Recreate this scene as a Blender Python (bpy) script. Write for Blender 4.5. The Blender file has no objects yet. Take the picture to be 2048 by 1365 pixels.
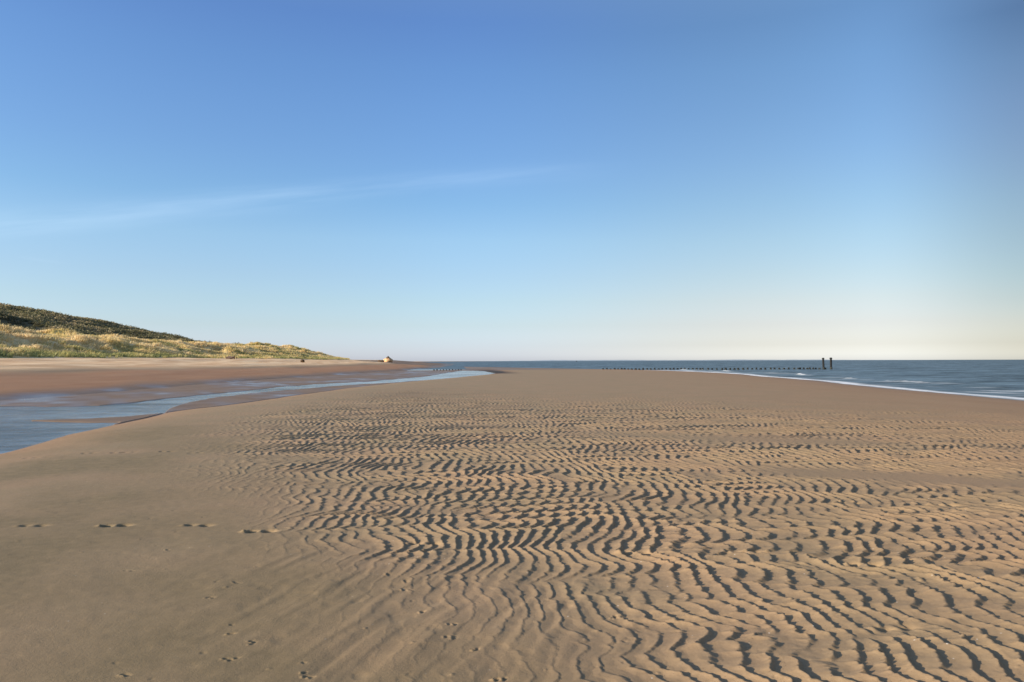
import bpy, math, random
import numpy as np
from math import radians as R

C = bpy.context.scene.collection
SC = bpy.context.scene

# ------------------------------------------------------------------ camera
EYE = 1.6                       # eye height above the rippled sand flat
FPX = 1480.0                    # focal length in pixels of the 2048 px wide photograph
cam = bpy.data.cameras.new('camera')
cam.sensor_width = 36.0
cam.lens = 36.0 * FPX / 2048.0
cam.clip_start = 0.1
cam.clip_end = 60000
camo = bpy.data.objects.new('camera', cam)
C.objects.link(camo)
camo.location = (0, 0, EYE)
camo.rotation_mode = 'XYZ'
camo.rotation_euler = (R(90 + 1.55), R(0.168), 0)
SC.camera = camo

# ------------------------------------------------------------------ light
SUN_EL, SUN_AZ = 15.5, -114.0   # azimuth from +Y (view direction), clockwise positive: left and a little behind
sdir = (math.sin(R(SUN_AZ)) * math.cos(R(SUN_EL)), math.cos(R(SUN_AZ)) * math.cos(R(SUN_EL)), math.sin(R(SUN_EL)))
sun = bpy.data.lights.new('sun', 'SUN')
sun.energy = 4.6
sun.angle = R(0.55)
sun.color = (1.0, 0.87, 0.69)
suno = bpy.data.objects.new('sun', sun)
C.objects.link(suno)
from mathutils import Vector
suno.rotation_euler = Vector(sdir).to_track_quat('Z', 'Y').to_euler()

world = bpy.data.worlds.new('World')
SC.world = world
world.use_nodes = True
wn, wl = world.node_tree.nodes, world.node_tree.links
wn.clear()

def ramp(nodes, pts, interp='LINEAR'):
    r = nodes.new('ShaderNodeValToRGB')
    r.color_ramp.interpolation = interp
    e = r.color_ramp.elements
    while len(e) > 1:
        e.remove(e[-1])
    e[0].position = pts[0][0]
    for p, _ in pts[1:]:
        e.new(p)
    for el, (p, c) in zip(e, pts):
        el.color = (c[0], c[1], c[2], 1)
    return r

wo = wn.new('ShaderNodeOutputWorld')
bg = wn.new('ShaderNodeBackground')
bg.inputs['Strength'].default_value = 0.1
sky = wn.new('ShaderNodeTexSky')
sky.sky_type = 'NISHITA'
sky.sun_disc = False
sky.sun_elevation = R(SUN_EL)
sky.sun_rotation = R(SUN_AZ)
sky.air_density = 1.0
sky.dust_density = 0.6
sky.ozone_density = 1.5
#SKYGRADE
# tint the physical sky by direction: clear saturated blue in view, unseen zenith brightened and less blue to fill shadows, pale milky air low over the sea, greyer far to the right
SKYG = {700: [(0.0069, (0.335, 0.4, 0.72)), (0.0214, (0.3024, 0.3605, 0.625)), (0.0478, (0.2834, 0.3221, 0.4663)), (0.0806, (0.2886, 0.3223, 0.4144)), (0.1131, (0.29488200000000003, 0.327611, 0.4065)), (0.1612, (0.30345, 0.351645, 0.4162)), (0.2082, (0.2652, 0.3385, 0.4175)), (0.2686, (0.2589, 0.332, 0.432)), (0.326, (0.2562, 0.3336, 0.4455)), (0.3695, (0.2497, 0.3304, 0.4504)), (0.4207, (0.2375, 0.3111, 0.4489)), (0.62, (0.47, 0.46, 0.48)), (1.0, (0.48, 0.47, 0.48))], 1600: [(0.0066, (0.3691, 0.4085, 0.6185)), (0.0205, (0.2916, 0.3033, 0.4383)), (0.0456, (0.2743, 0.2592, 0.34)), (0.0769, (0.2804, 0.2589, 0.2974)), (0.108, (0.2762, 0.266, 0.2904)), (0.154, (0.271, 0.2798, 0.2984)), (0.199, (0.2561, 0.2826, 0.3094)), (0.2571, (0.242, 0.2802, 0.3272)), (0.3125, (0.2354, 0.2809, 0.3347)), (0.3547, (0.232, 0.2843, 0.3396)), (0.4045, (0.2199, 0.2723, 0.3295)), (0.62, (0.47, 0.46, 0.48)), (1.0, (0.48, 0.47, 0.48))], 2000: [(0.0059, (0.271, 0.2925, 0.4059)), (0.0183, (0.2145, 0.2219, 0.2996)), (0.0409, (0.203, 0.1967, 0.248)), (0.0689, (0.1864, 0.1814, 0.2118)), (0.0968, (0.1811, 0.1816, 0.1992)), (0.1383, (0.1816, 0.1818, 0.1918)), (0.179, (0.1826, 0.1852, 0.1956)), (0.2318, (0.1795, 0.1808, 0.2021)), (0.2827, (0.1753, 0.1809, 0.2076)), (0.3218, (0.1602, 0.1756, 0.2031)), (0.3684, (0.1267, 0.146, 0.1794)), (0.62, (0.47, 0.46, 0.48)), (1.0, (0.48, 0.47, 0.48))]}
def wmath(op, a, b_=0.0, clamp=False):
    x = wn.new('ShaderNodeMath'); x.operation = op; x.use_clamp = clamp
    for s, inp in ((a, x.inputs[0]), (b_, x.inputs[1])):
        if hasattr(s, 'node'): wl.new(s, inp)
        else: inp.default_value = s
    return x.outputs[0]
def wmix(fac, c1, c2, blend='MIX'):
    x = wn.new('ShaderNodeMix'); x.data_type = 'RGBA'; x.blend_type = blend
    for s, inp in ((fac, x.inputs[0]), (c1, x.inputs[6]), (c2, x.inputs[7])):
        if hasattr(s, 'node'): wl.new(s, inp)
        elif isinstance(s, tuple): inp.default_value = (*s, 1)
        else: inp.default_value = s
    return x.outputs[2]
wtc = wn.new('ShaderNodeTexCoord').outputs['Generated']
wsep = wn.new('ShaderNodeSeparateXYZ'); wl.new(wtc, wsep.inputs[0])
wx_, wy_, wz_ = wsep.outputs
el_ = wmath('MAXIMUM', wz_, 0.0)
cols = []
for k in (700, 1600, 2000):
    r_ = ramp(wn, SKYG[k], 'B_SPLINE' if False else 'LINEAR')
    wl.new(el_, r_.inputs[0])
    cols.append(r_.outputs[0])
az_ = wmath('DIVIDE', wx_, wmath('SQRT', wmath('ADD', wmath('MULTIPLY', wx_, wx_), wmath('MULTIPLY', wy_, wy_))))
def wsmooth(v, a, b_):
    m_ = wn.new('ShaderNodeMapRange'); m_.interpolation_type = 'SMOOTHSTEP'
    wl.new(v, m_.inputs[0]); m_.inputs[1].default_value = a; m_.inputs[2].default_value = b_
    return m_.outputs[0]
gain = wmix(wsmooth(az_, -.12, .36), cols[0], cols[1])
gain = wmix(wsmooth(az_, .43, .60), gain, cols[2])
graded = wmix(1.0, sky.outputs[0], gain, 'MULTIPLY')
g3 = wn.new('ShaderNodeVectorMath'); g3.operation = 'SCALE'; g3.inputs['Scale'].default_value = 3.0
wl.new(graded, g3.inputs[0])
# thin high cloud streaks
ty = wmath('MAXIMUM', wy_, .05)
tx, tz = wmath('DIVIDE', wx_, ty), wmath('DIVIDE', wz_, ty)
cmb = wn.new('ShaderNodeCombineXYZ')
wl.new(wmath('MULTIPLY', tx, 3.0), cmb.inputs[0])
wl.new(wmath('MULTIPLY', wmath('SUBTRACT', tz, wmath('MULTIPLY', tx, .085)), 42.0), cmb.inputs[1])
wno = wn.new('ShaderNodeTexNoise'); wno.inputs['Scale'].default_value = 1.0; wno.inputs['Detail'].default_value = 6; wno.inputs['Roughness'].default_value = .6
wl.new(cmb.outputs[0], wno.inputs['Vector'])
def streak(x0, z0, slope, curve, width, xa, xb, xc, xd):
    dx = wmath('SUBTRACT', tx, x0)
    line = wmath('ADD', wmath('MULTIPLY', dx, slope), wmath('ADD', wmath('MULTIPLY', wmath('MULTIPLY', dx, dx), curve), z0))
    e = wmath('DIVIDE', wmath('SUBTRACT', tz, line), width)
    gss = wmath('POWER', 2.718, wmath('MULTIPLY', wmath('MULTIPLY', e, e), -1.0))
    return wmath('MULTIPLY', gss, wmath('MULTIPLY', wsmooth(tx, xa, xb), wmath('SUBTRACT', 1.0, wsmooth(tx, xc, xd))))
c_ = streak(-.22, .236, .082, -.03, .013, -1.1, -.5, -.05, .2)
c_ = wmath('ADD', c_, wmath('MULTIPLY', streak(-.45, .205, .10, 0, .016, -1.3, -.6, -.35, -.1), .8))
c_ = wmath('MULTIPLY', c_, wsmooth(wno.outputs['Fac'], .25, .75))
c_ = wmath('ADD', c_, wmath('MULTIPLY', streak(-.64, .139, -.14, .6, .0022, -.68, -.65, -.63, -.59), .22))
fin = wmix(wmath('MULTIPLY', c_, .09, True), g3.outputs[0], (6.2, 7.6, 9.0))
CLOUDCOL = fin
wl.new(fin, bg.inputs['Color'])
#ENDSKYGRADE
wl.new(bg.outputs[0], wo.inputs[0])

SC.render.engine = 'CYCLES'
SC.view_settings.view_transform = 'Standard'
SC.view_settings.look = 'None'
SC.view_settings.exposure = 0.75
SC.view_settings.gamma = 1.0
SC.cycles.max_bounces = 5
SC.render.resolution_x, SC.render.resolution_y = 1024, 682

# ------------------------------------------------------------------ helpers
def tag(o, label=None, cat=None, group=None, kind=None):
    if label: o['label'] = label
    if cat: o['category'] = cat
    if group: o['group'] = group
    if kind: o['kind'] = kind
    return o

def mesh_obj(name, verts, faces, mat, parent=None, smooth=True, attrs=None, mi=None):
    """verts (n,3) array, faces (m,k) int array -> one linked mesh object."""
    verts = np.ascontiguousarray(verts, dtype=np.float32)
    faces = np.ascontiguousarray(faces, dtype=np.int32)
    me = bpy.data.meshes.new(name)
    n, (m, k) = len(verts), faces.shape
    me.vertices.add(n)
    me.vertices.foreach_set('co', verts.ravel())
    me.loops.add(m * k)
    me.loops.foreach_set('vertex_index', faces.ravel())
    me.polygons.add(m)
    me.polygons.foreach_set('loop_start', np.arange(0, m * k, k, dtype=np.int32))
    me.polygons.foreach_set('use_smooth', np.full(m, smooth, dtype=bool))
    me.update(calc_edges=True)
    for an, av in (attrs or {}).items():
        a = me.attributes.new(an, 'FLOAT', 'POINT')
        a.data.foreach_set('value', np.ascontiguousarray(av, dtype=np.float32))
    me.materials.append(mat)
    o = bpy.data.objects.new(name, me)
    C.objects.link(o)
    if parent: o.parent = parent
    return o

def empty(name, loc):
    o = bpy.data.objects.new(name, None)
    o.location = loc
    C.objects.link(o)
    return o

def copy_tree(o, parent=None):
    c = o.copy()
    C.objects.link(c)
    c.parent = parent
    for ch in list(o.children):
        copy_tree(ch, c)
    return c

def new_mat(name):
    m = bpy.data.materials.new(name)
    m.use_nodes = True
    n = m.node_tree.nodes
    b = n['Principled BSDF']
    return m, n, m.node_tree.links, b

_tabs = {}
def noise(x, y, sx, sy, seed):
    """smooth value noise in [-1,1], cell sizes sx, sy (metres)."""
    if seed not in _tabs:
        _tabs[seed] = np.random.RandomState(seed).uniform(-1, 1, (256, 256)).astype(np.float32)
    t = _tabs[seed]
    a = x / sx + 37.3 + seed * 1.7
    b = y / sy + 11.9 + seed * 2.3
    ia, ib = np.floor(a), np.floor(b)
    fa, fb = (a - ia), (b - ib)
    ia = ia.astype(np.int32) & 255
    ib = ib.astype(np.int32) & 255
    ja, jb = (ia + 1) & 255, (ib + 1) & 255
    fa = fa * fa * fa * (fa * (fa * 6 - 15) + 10)
    fb = fb * fb * fb * (fb * (fb * 6 - 15) + 10)
    v0 = t[ia, ib] * (1 - fa) + t[ja, ib] * fa
    v1 = t[ia, jb] * (1 - fa) + t[ja, jb] * fa
    return v0 * (1 - fb) + v1 * fb

def rnoise(x, y, sx, sy, seed, ang=0.5):
    """same, on a rotated lattice so the cells never line up with the axes."""
    c, s = math.cos(ang), math.sin(ang)
    return noise(x * c + y * s, -x * s + y * c, sx, sy, seed)

def fbm(x, y, s, seed, octs=4, ang=0.5):
    r = 0
    a = 1.0
    for k in range(octs):
        r = r + a * rnoise(x, y, s, s, seed + k, ang + k * 0.9)
        s *= 0.5
        a *= 0.55
    return r

def sstep(a, b, x):
    t = np.clip((x - a) / (b - a), 0, 1)
    return t * t * (3 - 2 * t)

# ------------------------------------------------------------------ the lie of the land
ZW = -0.3                                           # water level
SEA = np.array([(-60, 12), (0, 19.5), (34, 23.6), (52, 25.8), (74, 28.8), (101, 31.2), (120, 30.8), (140, 29.0),
                (158, 24), (170, 18), (191, 9.8), (225, -3.6), (255, -17), (275, -60), (4000, -400)], float)
CHR = np.array([(-60, -8), (0, -9.6), (15.4, -10.7), (17.1, -11.1), (19.1, -11.7), (22.9, -12.1), (27.5, -12.9),
                (33.5, -12.3), (42.3, -12.1), (52.5, -11.5), (65.6, -9.9), (82.3, -6.9), (99, -4.3), (112.5, -2.0),
                (125, -1.2), (140, -2.0), (165, -7), (190, -12), (255, -17), (4000, 100)], float)
CHL = np.array([(-60, -25.5), (36, -25.1), (43, -24.6), (64, -26.4), (90, -25.8), (148, -22.6), (236, -24.8),
                (320, -30), (490, -42), (620, -60), (760, -90), (4000, -500)], float)

def xat(tab, Y):
    return np.interp(Y, tab[:, 0], tab[:, 1])

def uv(X, Y, z):
    """bearing / dip coordinates of a ground point seen from the surveyor's spot (used to place banks and pools)."""
    Yc = np.maximum(Y, 0.8)
    u = 1024 + FPX * X / Yc
    uc = np.clip(u, -2000, 5000)
    v = 725.5 - 0.00293 * uc + FPX * (EYE - z) / Yc
    return u, v

def ground(px, py, z=0.0):
    """inverse of uv()."""
    Y = FPX * (EYE - z) / (py - (725.5 - 0.00293 * px))
    return (px - 1024) / FPX * Y, Y

def poly_sd(u, v, pts):
    """signed distance (positive inside) to a polygon."""
    P = np.array(pts, float)
    d = np.full(u.shape, 1e9)
    ins = np.zeros(u.shape, bool)
    n = len(P)
    for i in range(n):
        x0, y0 = P[i]
        x1, y1 = P[(i + 1) % n]
        ex, ey = x1 - x0, y1 - y0
        t = np.clip(((u - x0) * ex + (v - y0) * ey) / (ex * ex + ey * ey + 1e-9), 0, 1)
        d = np.minimum(d, np.hypot(u - x0 - t * ex, (v - y0 - t * ey)))
        if y0 != y1:
            c = ((y0 > v) != (y1 > v)) & (u < (x1 - x0) * (v - y0) / (y1 - y0) + x0)
            ins ^= c
    return np.where(ins, d, -d)

POOL_MAIN = [(-900, 822), (-200, 816), (0, 812), (100, 813), (200, 812), (260, 807), (330, 799), (400, 791), (480, 784),
             (560, 775), (640, 768.5), (750, 763), (850, 754), (895, 746.5), (925, 742), (965, 742.5), (990, 747),
             (960, 751), (900, 756), (860, 760), (800, 764), (700, 770), (600, 778), (500, 787), (420, 797), (370, 807),
             (340, 818), (330, 826), (260, 833), (180, 837.5), (66, 840.5), (60, 843.5), (180, 846), (240, 846),
             (180, 864), (120, 876), (60, 894), (0, 914), (-300, 1010), (-900, 1200)]
POOL_FAR = [(800, 739), (850, 737.5), (880, 735.5), (905, 731), (915, 727), (1010, 727), (1000, 732), (960, 735),
            (940, 738.5), (900, 740), (850, 741), (800, 740.8)]

# amplitude of the sand ripples over the flat, surveyed in bearing / dip
RV = [700, 770, 790, 820, 850, 900, 950, 1000, 1050, 1100, 1150, 1200, 1250, 1300, 1365, 1600]
RU = [300, 450, 600, 800, 1000, 1200, 1400, 1600, 1800, 2048]
RA = np.array([
    [0, 0, 0, 0, 0, 0, 0, 0, 0, 0],
    [0, 0, 0, .0, .0, 0, 0, 0, 0, 0],
    [0, 0, .25, .6, .45, .3, .15, .1, 0, 0],
    [0, .2, .6, .85, .8, .7, .55, .45, .3, .15],
    [0, .4, .8, .85, .85, .85, .9, .9, .85, .75],
    [0, .45, .8, .8, .9, .9, 1, 1, 1, .9],
    [0, .3, .7, .9, .9, 1, 1, 1, 1, 1],
    [0, .1, .6, .95, 1, 1, 1, 1, 1, 1],
    [0, 0, .45, .85, 1, 1, 1, 1, 1, 1],
    [0, 0, .12, .55, .9, 1, 1, 1, 1, 1],
    [0, 0, .08, .22, .5, .85, 1, 1, 1, 1],
    [0, 0, .08, .2, .28, .6, .95, 1, 1, 1],
    [0, 0, .05, .15, .2, .38, .85, 1, 1, 1],
    [0, 0, .0, .12, .18, .3, .75, 1, 1, 1],
    [0, 0, .0, .08, .15, .5, .85, 1, 1, 1],
    [0, 0, .0, .08, .15, .5, .85, 1, 1, 1]])

def table(u, v, U, V, A):
    U, V = np.array(U, float), np.array(V, float)
    u = np.clip(u, U[0], U[-1] - 1e-6)
    v = np.clip(v, V[0], V[-1] - 1e-6)
    i = np.searchsorted(V, v, side='right') - 1
    j = np.searchsorted(U, u, side='right') - 1
    fv = (v - V[i]) / (V[i + 1] - V[i])
    fu = (u - U[j]) / (U[j + 1] - U[j])
    return (A[i, j] * (1 - fu) + A[i, j + 1] * fu) * (1 - fv) + (A[i + 1, j] * (1 - fu) + A[i + 1, j + 1] * fu) * fv

def ripples(X, Y):
    """asymmetric current ripples: long stoss side on the left, steep lee side on the right."""
    u, v = uv(X, Y, 0.0)
    A = table(u + 55 * rnoise(X, Y, 1.1, 1.5, 61), v + 14 * rnoise(X, Y, .9, 1.4, 62), RU, RV, RA)
    # a smooth strip of sand crossing the rippled field
    band = np.exp(-((v - (938 + (u - 1500) * 0.05)) / 11.0) ** 2) * sstep(1420, 1620, u)
    A = A * (1 - 0.97 * band)
    band2 = np.exp(-((v - (868 + (u - 1250) * 0.035)) / 8.0) ** 2) * sstep(1050, 1250, u) * (1 - sstep(1700, 1900, u))
    A = A * (1 - 0.7 * band2)
    # patchiness
    A = A * (1.0 + 0.22 * rnoise(X, Y, 1.3, 1.0, 63, .3))
    A = np.clip(A, 0, 1.1)
    # long bends of the crests
    W = 0.32 * rnoise(X, Y, 2.4, 1.25, 64, .2) + 0.13 * rnoise(X, Y, 1.3, .55, 65, -.25) + 0.5 * rnoise(X, Y, 6.5, 3.4, 66, .15)
    W = W + 0.30 * (Y - 8.0) * np.exp(-(((X - 1.4) / 2.0) ** 2 + ((Y - 8.8) / 2.4) ** 2))
    # lobes: rounded fronts bulging down-current, sharp re-entrants between them
    n = np.abs(rnoise(X, Y, .85, .34, 67, .22))
    n2 = np.abs(rnoise(X, Y, .5, .15, 68, -.2))
    W = W + 0.17 * n ** .75 + 0.06 * n2 ** .75
    st = noise(X, Y + 0.06 * X, .16, .022, 69)
    st2 = noise(X, Y + 0.03 * X, .09, .011, 70)
    W = W + 0.009 * st + 0.003 * st2
    # wave number varies slowly across the flat
    k0 = 6.5
    s = k0 * X - 0.05 * X * X * np.sign(X) * (np.abs(X) < 8) - 0.05 * 8 * (2 * X - 8 * np.sign(X)) * (np.abs(X) >= 8)
    s = s - 5.4 * W
    zr = np.interp(X, [-2.5, .5, 2.5], [.05, .40, .65]) + 1.0 * rnoise(X, Y, .6, .42, 71, .15)
    zi = 1.0 * rnoise(X, Y, .6, .42, 72, .35)
    ph = s + np.arctan2(zi, zr) / (2 * math.pi)
    amp = np.clip(np.hypot(zr, zi) * 1.5, 0, 1.0) ** 0.6
    p = ph - np.floor(ph)
    c = 0.75
    up = np.clip(p / c, 0, 1)
    dn = np.clip((1 - p) / (1 - c), 0, 1)
    prof = np.where(p < c, 0.34 * up + 0.66 * up ** 2.1, dn * dn * (3 - 2 * dn))
    # the brow of every ripple is uneven along its length
    prof = prof * (1 + .22 * rnoise(X, Y, .3, .14, 81, .2))
    # low amplitude -> only the lobe tops survive
    prof = np.clip(prof - (1 - np.clip(A, 0, 1)) * np.interp(A, [0, .35, .8, 1], [.75, .62, .3, .3]), 0, 1.2)
    near_k = np.interp(Y, [4, 9, 12, 30], [1.15, 1.1, 1.25, 1.9]) * np.interp(X, [0, 2.5, 5], [1, 1.05, 1.2])
    h = 0.0208 * A * amp * prof * near_k
    h = h + A * ((0.0020 * st + 0.0009 * st2) * (0.3 + prof) + 0.0034 * st * prof ** 2)
    return h, A, u, v

def bump_at(X, Y, cx, cy, rx, ry, h, ang=0.0):
    c, s = math.cos(ang), math.sin(ang)
    dx, dy = X - cx, Y - cy
    a, b = (dx * c + dy * s) / rx, (-dx * s + dy * c) / ry
    return h * np.exp(-(a * a + b * b))

def near_detail(X, Y, A, u, v):
    """everything small pressed into or lying on the flat."""
    h = np.zeros_like(X)
    # faint drainage ridges in the fringe of the rippled field
    T = np.array([[0, 0, 0, 0, 0, 0], [0, .0, .3, .3, 0, 0], [0, .3, 1, .8, .3, 0], [0, .5, 1, 1, .9, .2], [0, .3, .9, 1, 1, .4], [0, .3, .9, 1, 1, .4]])
    B = table(u, v, [300, 480, 700, 950, 1250, 1450], [1000, 1050, 1110, 1200, 1365, 1600], T)
    q = X * 1.0 - 0.30 * Y
    h += B * (0.0055 * noise(q, Y, .16, 1.0, 73) + 0.004 * noise(q + .04 * noise(q, Y, .4, .4, 75), Y, .07, .55, 74))
    h += B * 0.006 * np.clip(rnoise(X, Y, .22, .3, 76, .3) - .25, 0, 1)
    h += B * -0.008 * np.clip(rnoise(X, Y, .1, .13, 77, .3) - .5, 0, 1)
    # general unevenness
    h += A * (.0016 * rnoise(X, Y, .075, .06, 82, .6) + .0009 * rnoise(X, Y, .032, .028, 83, 1.1))
    h += 0.006 * rnoise(X, Y, 1.7, 2.3, 78) + 0.0022 * rnoise(X, Y, .33, .5, 79) + 0.0009 * rnoise(X, Y, .07, .1, 80)
    rs = np.random.RandomState(5)
    def local(cx, cy, r, fn):
        m = (np.abs(X - cx) < r) & (np.abs(Y - cy) < r)
        if m.any():
            h[m] += fn(X[m], Y[m])
    # footprints: sole and heel pressed in, a little rim pushed up
    prints = [(72, 1050, .4, 0), (235, 1050, .9, .2), (400, 1050, .6, -.1), (522, 1063, 1.25, .05), (848, 1089, 1.2, -.1),
              (1270, 1108, 1.3, .0), (1490, 1106, 1.0, .1), (1722, 1131, 1.4, -.05),
              (65, 908, .3, 0), (88, 908, .25, 0), (180, 903, .45, 0), (238, 904, .5, 0), (262, 903, .3, 0), (335, 903, .55, 0), (392, 907, .4, .1),
              (1780, 1255, .8, .2), (1690, 1008, .7, 0), (1880, 1013, 1.0, 0), (1590, 965, .6, 0)]
    for px, py, k, ang in prints:
        cx, cy = ground(px, py - 4)
        k = k * .68
        for dx, rx, ry, dep in ((-.085, .034, .040, .055), (.07, .045, .045, .060)):
            ox, oy = cx + dx * math.cos(ang), cy + dx * math.sin(ang)
            local(ox, oy, .5, lambda x, y: -bump_at(x, y, ox, oy, rx, ry, dep * k, ang) - bump_at(x, y, ox + .05, oy, rx, ry * .9, dep * k * .4, ang)
                  + bump_at(x, y, ox - .055, oy - .012, rx * .8, ry * .9, dep * k * .38, ang))
        local(cx - .19, cy, .3, lambda x, y: bump_at(x, y, cx - .16, cy - .015, .035, .02, .012 * k, ang))
    # pock marks, worm casts, bird prints
    for i in range(260):
        py = 735 + 2368 / (3.2 + 14 * rs.rand() ** 1.6)
        px = rs.uniform(-60, 2100)
        cx, cy = ground(px, py)
        k = rs.uniform(.3, .8)
        r1 = rs.uniform(.006, .014)
        dens = 1.0 if 300 < px < 1500 else .45
        if rs.rand() > dens:
            continue
        a = rs.uniform(-.4, .9)
        if rs.rand() < .6:
            local(cx, cy, .12, lambda x, y: -bump_at(x, y, cx, cy, r1 * 1.4, r1, .009 * k, a) + bump_at(x, y, cx - .02, cy, r1, r1, .004 * k, a))
        else:
            local(cx, cy, .12, lambda x, y: bump_at(x, y, cx, cy, r1, r1 * .9, .009 * k, a))
    # clearer bird prints and scratches
    for px, py, k in ((258, 1338, 1.1), (468, 1258, 1.2), (515, 1277, 1), (465, 1310, 1.1), (620, 1340, 1.4),
                      (1000, 1350, 1.8), (900, 1270, 1.2), (905, 1242, 1), (340, 1095, .8), (280, 1028, .7), (262, 1135, .7), (420, 1190, .9),
                      (480, 1160, .8), (810, 1160, 1.2), (840, 1220, 1.3), (1228, 1230, 1.2), (1236, 1231, 1.2), (770, 1145, 1.1), (815, 1175, 1.2), (960, 1290, 1.1)):
        cx, cy = ground(px, py)
        for j in range(3):
            ox, oy, a = cx + rs.uniform(-.035, .035), cy + rs.uniform(-.03, .03), rs.uniform(0, 1.3)
            local(ox, oy, .15, lambda x, y: -bump_at(x, y, ox, oy, .016, .008, .007 * k, a) + bump_at(x, y, ox - .015, oy - .01, .010, .009, .006 * k, a))
    return h

# dune heights along the shore (surveyed)
D1 = np.array([(-60, 6.6), (60, 6.6), (123, 6.9), (153, 6.4), (187, 6.2), (220, 6.5), (255, 6.8), (285, 6.9), (305, 6.8), (346, 6.0), (365, 5.2), (395, 3.6),
               (450, 2.3), (3000, 2.2)])
D2 = np.array([(-60, 20.5), (200, 20.2), (246, 19.6), (280, 17.4), (305, 16.4), (325, 15.2), (347, 14.0), (362, 13.0), (378, 9.5), (395, 5.0), (420, 2.6), (520, 2.3), (3000, 2.2)])

def sea_x(X, Y):
    return xat(SEA, Y) + 0.30 * rnoise(X, Y, 6, 9, 20) + .5 * rnoise(X, Y, 23, 31, 21)

def terrain(X, Y):
    """height, wet, dry, silt for every ground point."""
    xs = sea_x(X, Y)
    xr = xat(CHR, Y) + 0.12 * rnoise(X, Y, 2, 3, 22)
    xl = xat(CHL, Y) + 0.5 * rnoise(X, Y, 4, 9, 23)
    h = np.zeros_like(X)
    # sandbank between the channel and the sea
    top = np.interp(Y, [0, 60, 120, 200, 260], [0.3, 0.26, .16, .10, .05])
    dr = np.maximum(xs - X, 0)
    dl = np.maximum(X - xr, 0)
    bank = ZW + top * (1 - np.exp(-dr / 3.2)) * (1 - np.exp(-dl / 1.6))
    # below the water: shelving sea bed, shallow channel
    sea = ZW - 0.03 * np.maximum(X - xs, 0) ** 0.9 - .02
    sea = np.maximum(sea, -6)
    chan = np.full_like(X, ZW + 0.035)
    # beach and dunes on the far left
    t = np.maximum(xl - X, 0)
    beach = ZW + 0.035 + 0.10 * (1 - np.exp(-t / 2.0)) + 0.068 * t + 0.10 * rnoise(X, Y, 4.5, 26, 24, 0.05) * sstep(5, 11, t) + .05 * rnoise(X, Y, 2.2, 12, 15, .03) * sstep(9, 14, t)
    beach = np.minimum(beach, 2.35 + 0.1 * rnoise(X, Y, 9, 12, 25))
    far = sstep(500, 760, Y)
    beach = beach * (1 - far) + (ZW + .3) * far
    foot = np.minimum(-60, -.222 * Y) + 2.2 * rnoise(X, Y, 14, 22, 26)
    f = foot - X                                            # metres behind the dune foot
    h1 = np.interp(Y, D1[:, 0], D1[:, 1]) - 2.3
    prof1 = sstep(-1, 26, f)
    hum = .8 * fbm(X, Y, 11, 30, 3, .4) + .8 * fbm(X, Y, 4.6, 40, 3, .8)
    gully = np.abs(rnoise(X, Y, 16, 8, 34, .5))
    dune1 = h1 * prof1 * (1 + .0 * hum) + sstep(1, 12, f) * (1 - sstep(40, 60, f)) * (0.75 * hum - 0.9 * (0.35 - np.clip(gully, 0, .35))) * np.clip(h1 / 4, 0.1, 1)
    # keep the ridge line itself close to its surveyed height
    h2 = np.interp(Y, D2[:, 0], D2[:, 1]) - np.interp(Y, D1[:, 0], D1[:, 1])
    g = sstep(38, 112, f) * (1 - 0.7 * sstep(125, 220, f))
    dune2 = np.maximum(h2, 0) * g + (sstep(32, 60, f)) * 0.8 * fbm(X, Y, 17, 40, 3, .2) * np.clip(h2 / 8, 0, 1)
    dip = -0.9 * np.exp(-((f - 34) / 7.0) ** 2) * np.clip(h1 / 4, 0, 1)
    cap = np.interp(Y, [0, 330, 470, 600], [2.1, 2.1, .4, 0.0])
    land = np.where(f > -1, np.maximum(beach, cap) + dune1 + dune2 + dip, beach)
    land = np.where(f > -1, land, np.where(f > -8, beach + (np.maximum(beach, cap) - beach) * sstep(-8, -1, f), beach))
    # assemble
    on_left = X < xl
    on_chan = (X >= xl) & (X < xr)
    on_bank = (X >= xr) & (X < xs) & (Y < 258)
    h = np.where(on_left, land, np.where(on_chan, chan, np.where(on_bank, bank, sea)))
    openw = (Y >= 258) & (X >= xl)
    h = np.where(openw, np.minimum(sea, ZW - .15), h)
    wet = np.zeros_like(X)
    wet = np.where(on_left, np.clip(1.15 - t / (3.4 + 1.0 * rnoise(X, Y, 3, 12, 27)), 0, 1), wet)
    damp = np.where(on_left, 1 - sstep(9, 17, t + 1.5 * rnoise(X, Y, 3, 18, 28)), 0)   # damp, reddish band
    wet = np.where(on_chan | openw, 1, wet)
    wet = np.where(on_bank, np.maximum(np.exp(-dr / 1.6), np.exp(-dl / .30)) * 0.9, wet)
    wet = np.where((X >= xs), 1, wet)
    dampb = np.where(on_bank, np.maximum(np.exp(-dr / 11), np.exp(-dl / 1.2)) * .7, 0)
    damp = np.maximum(damp, dampb)
    # pools and bars inside the channel
    m = (X > xl - 3) & (X < xr + 6) & (Y > 10) & (Y < 600) & (Y > 0)
    if m.any():
        Xm, Ym = X[m], Y[m]
        u, v = uv(Xm, Ym, ZW)
        rag = 1.3 * rnoise(Xm, Ym, 2.2, 3.5, 29) + .6 * rnoise(Xm, Ym, .8, 1.2, 19)
        sd = np.maximum(poly_sd(u, v, POOL_MAIN), poly_sd(u, v, POOL_FAR))
        sd = sd + rag * .8 * np.clip((v - 735) / 60, .2, 1)
        k = sstep(-1.2, 1.0, sd)
        inside = ~on_left[m]
        hm = h[m]
        # depth in the middle of the channel, none on its banks
        hc = np.where(X[m] < xr[m], ZW + .03, hm)
        h[m] = np.where(inside & (Xm < xr[m] + .2), hc * (1 - k) + (ZW - .06) * k, hm)
    # a dark silty scour hole at the head of the channel
    u, v = uv(X, Y, ZW)
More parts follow.
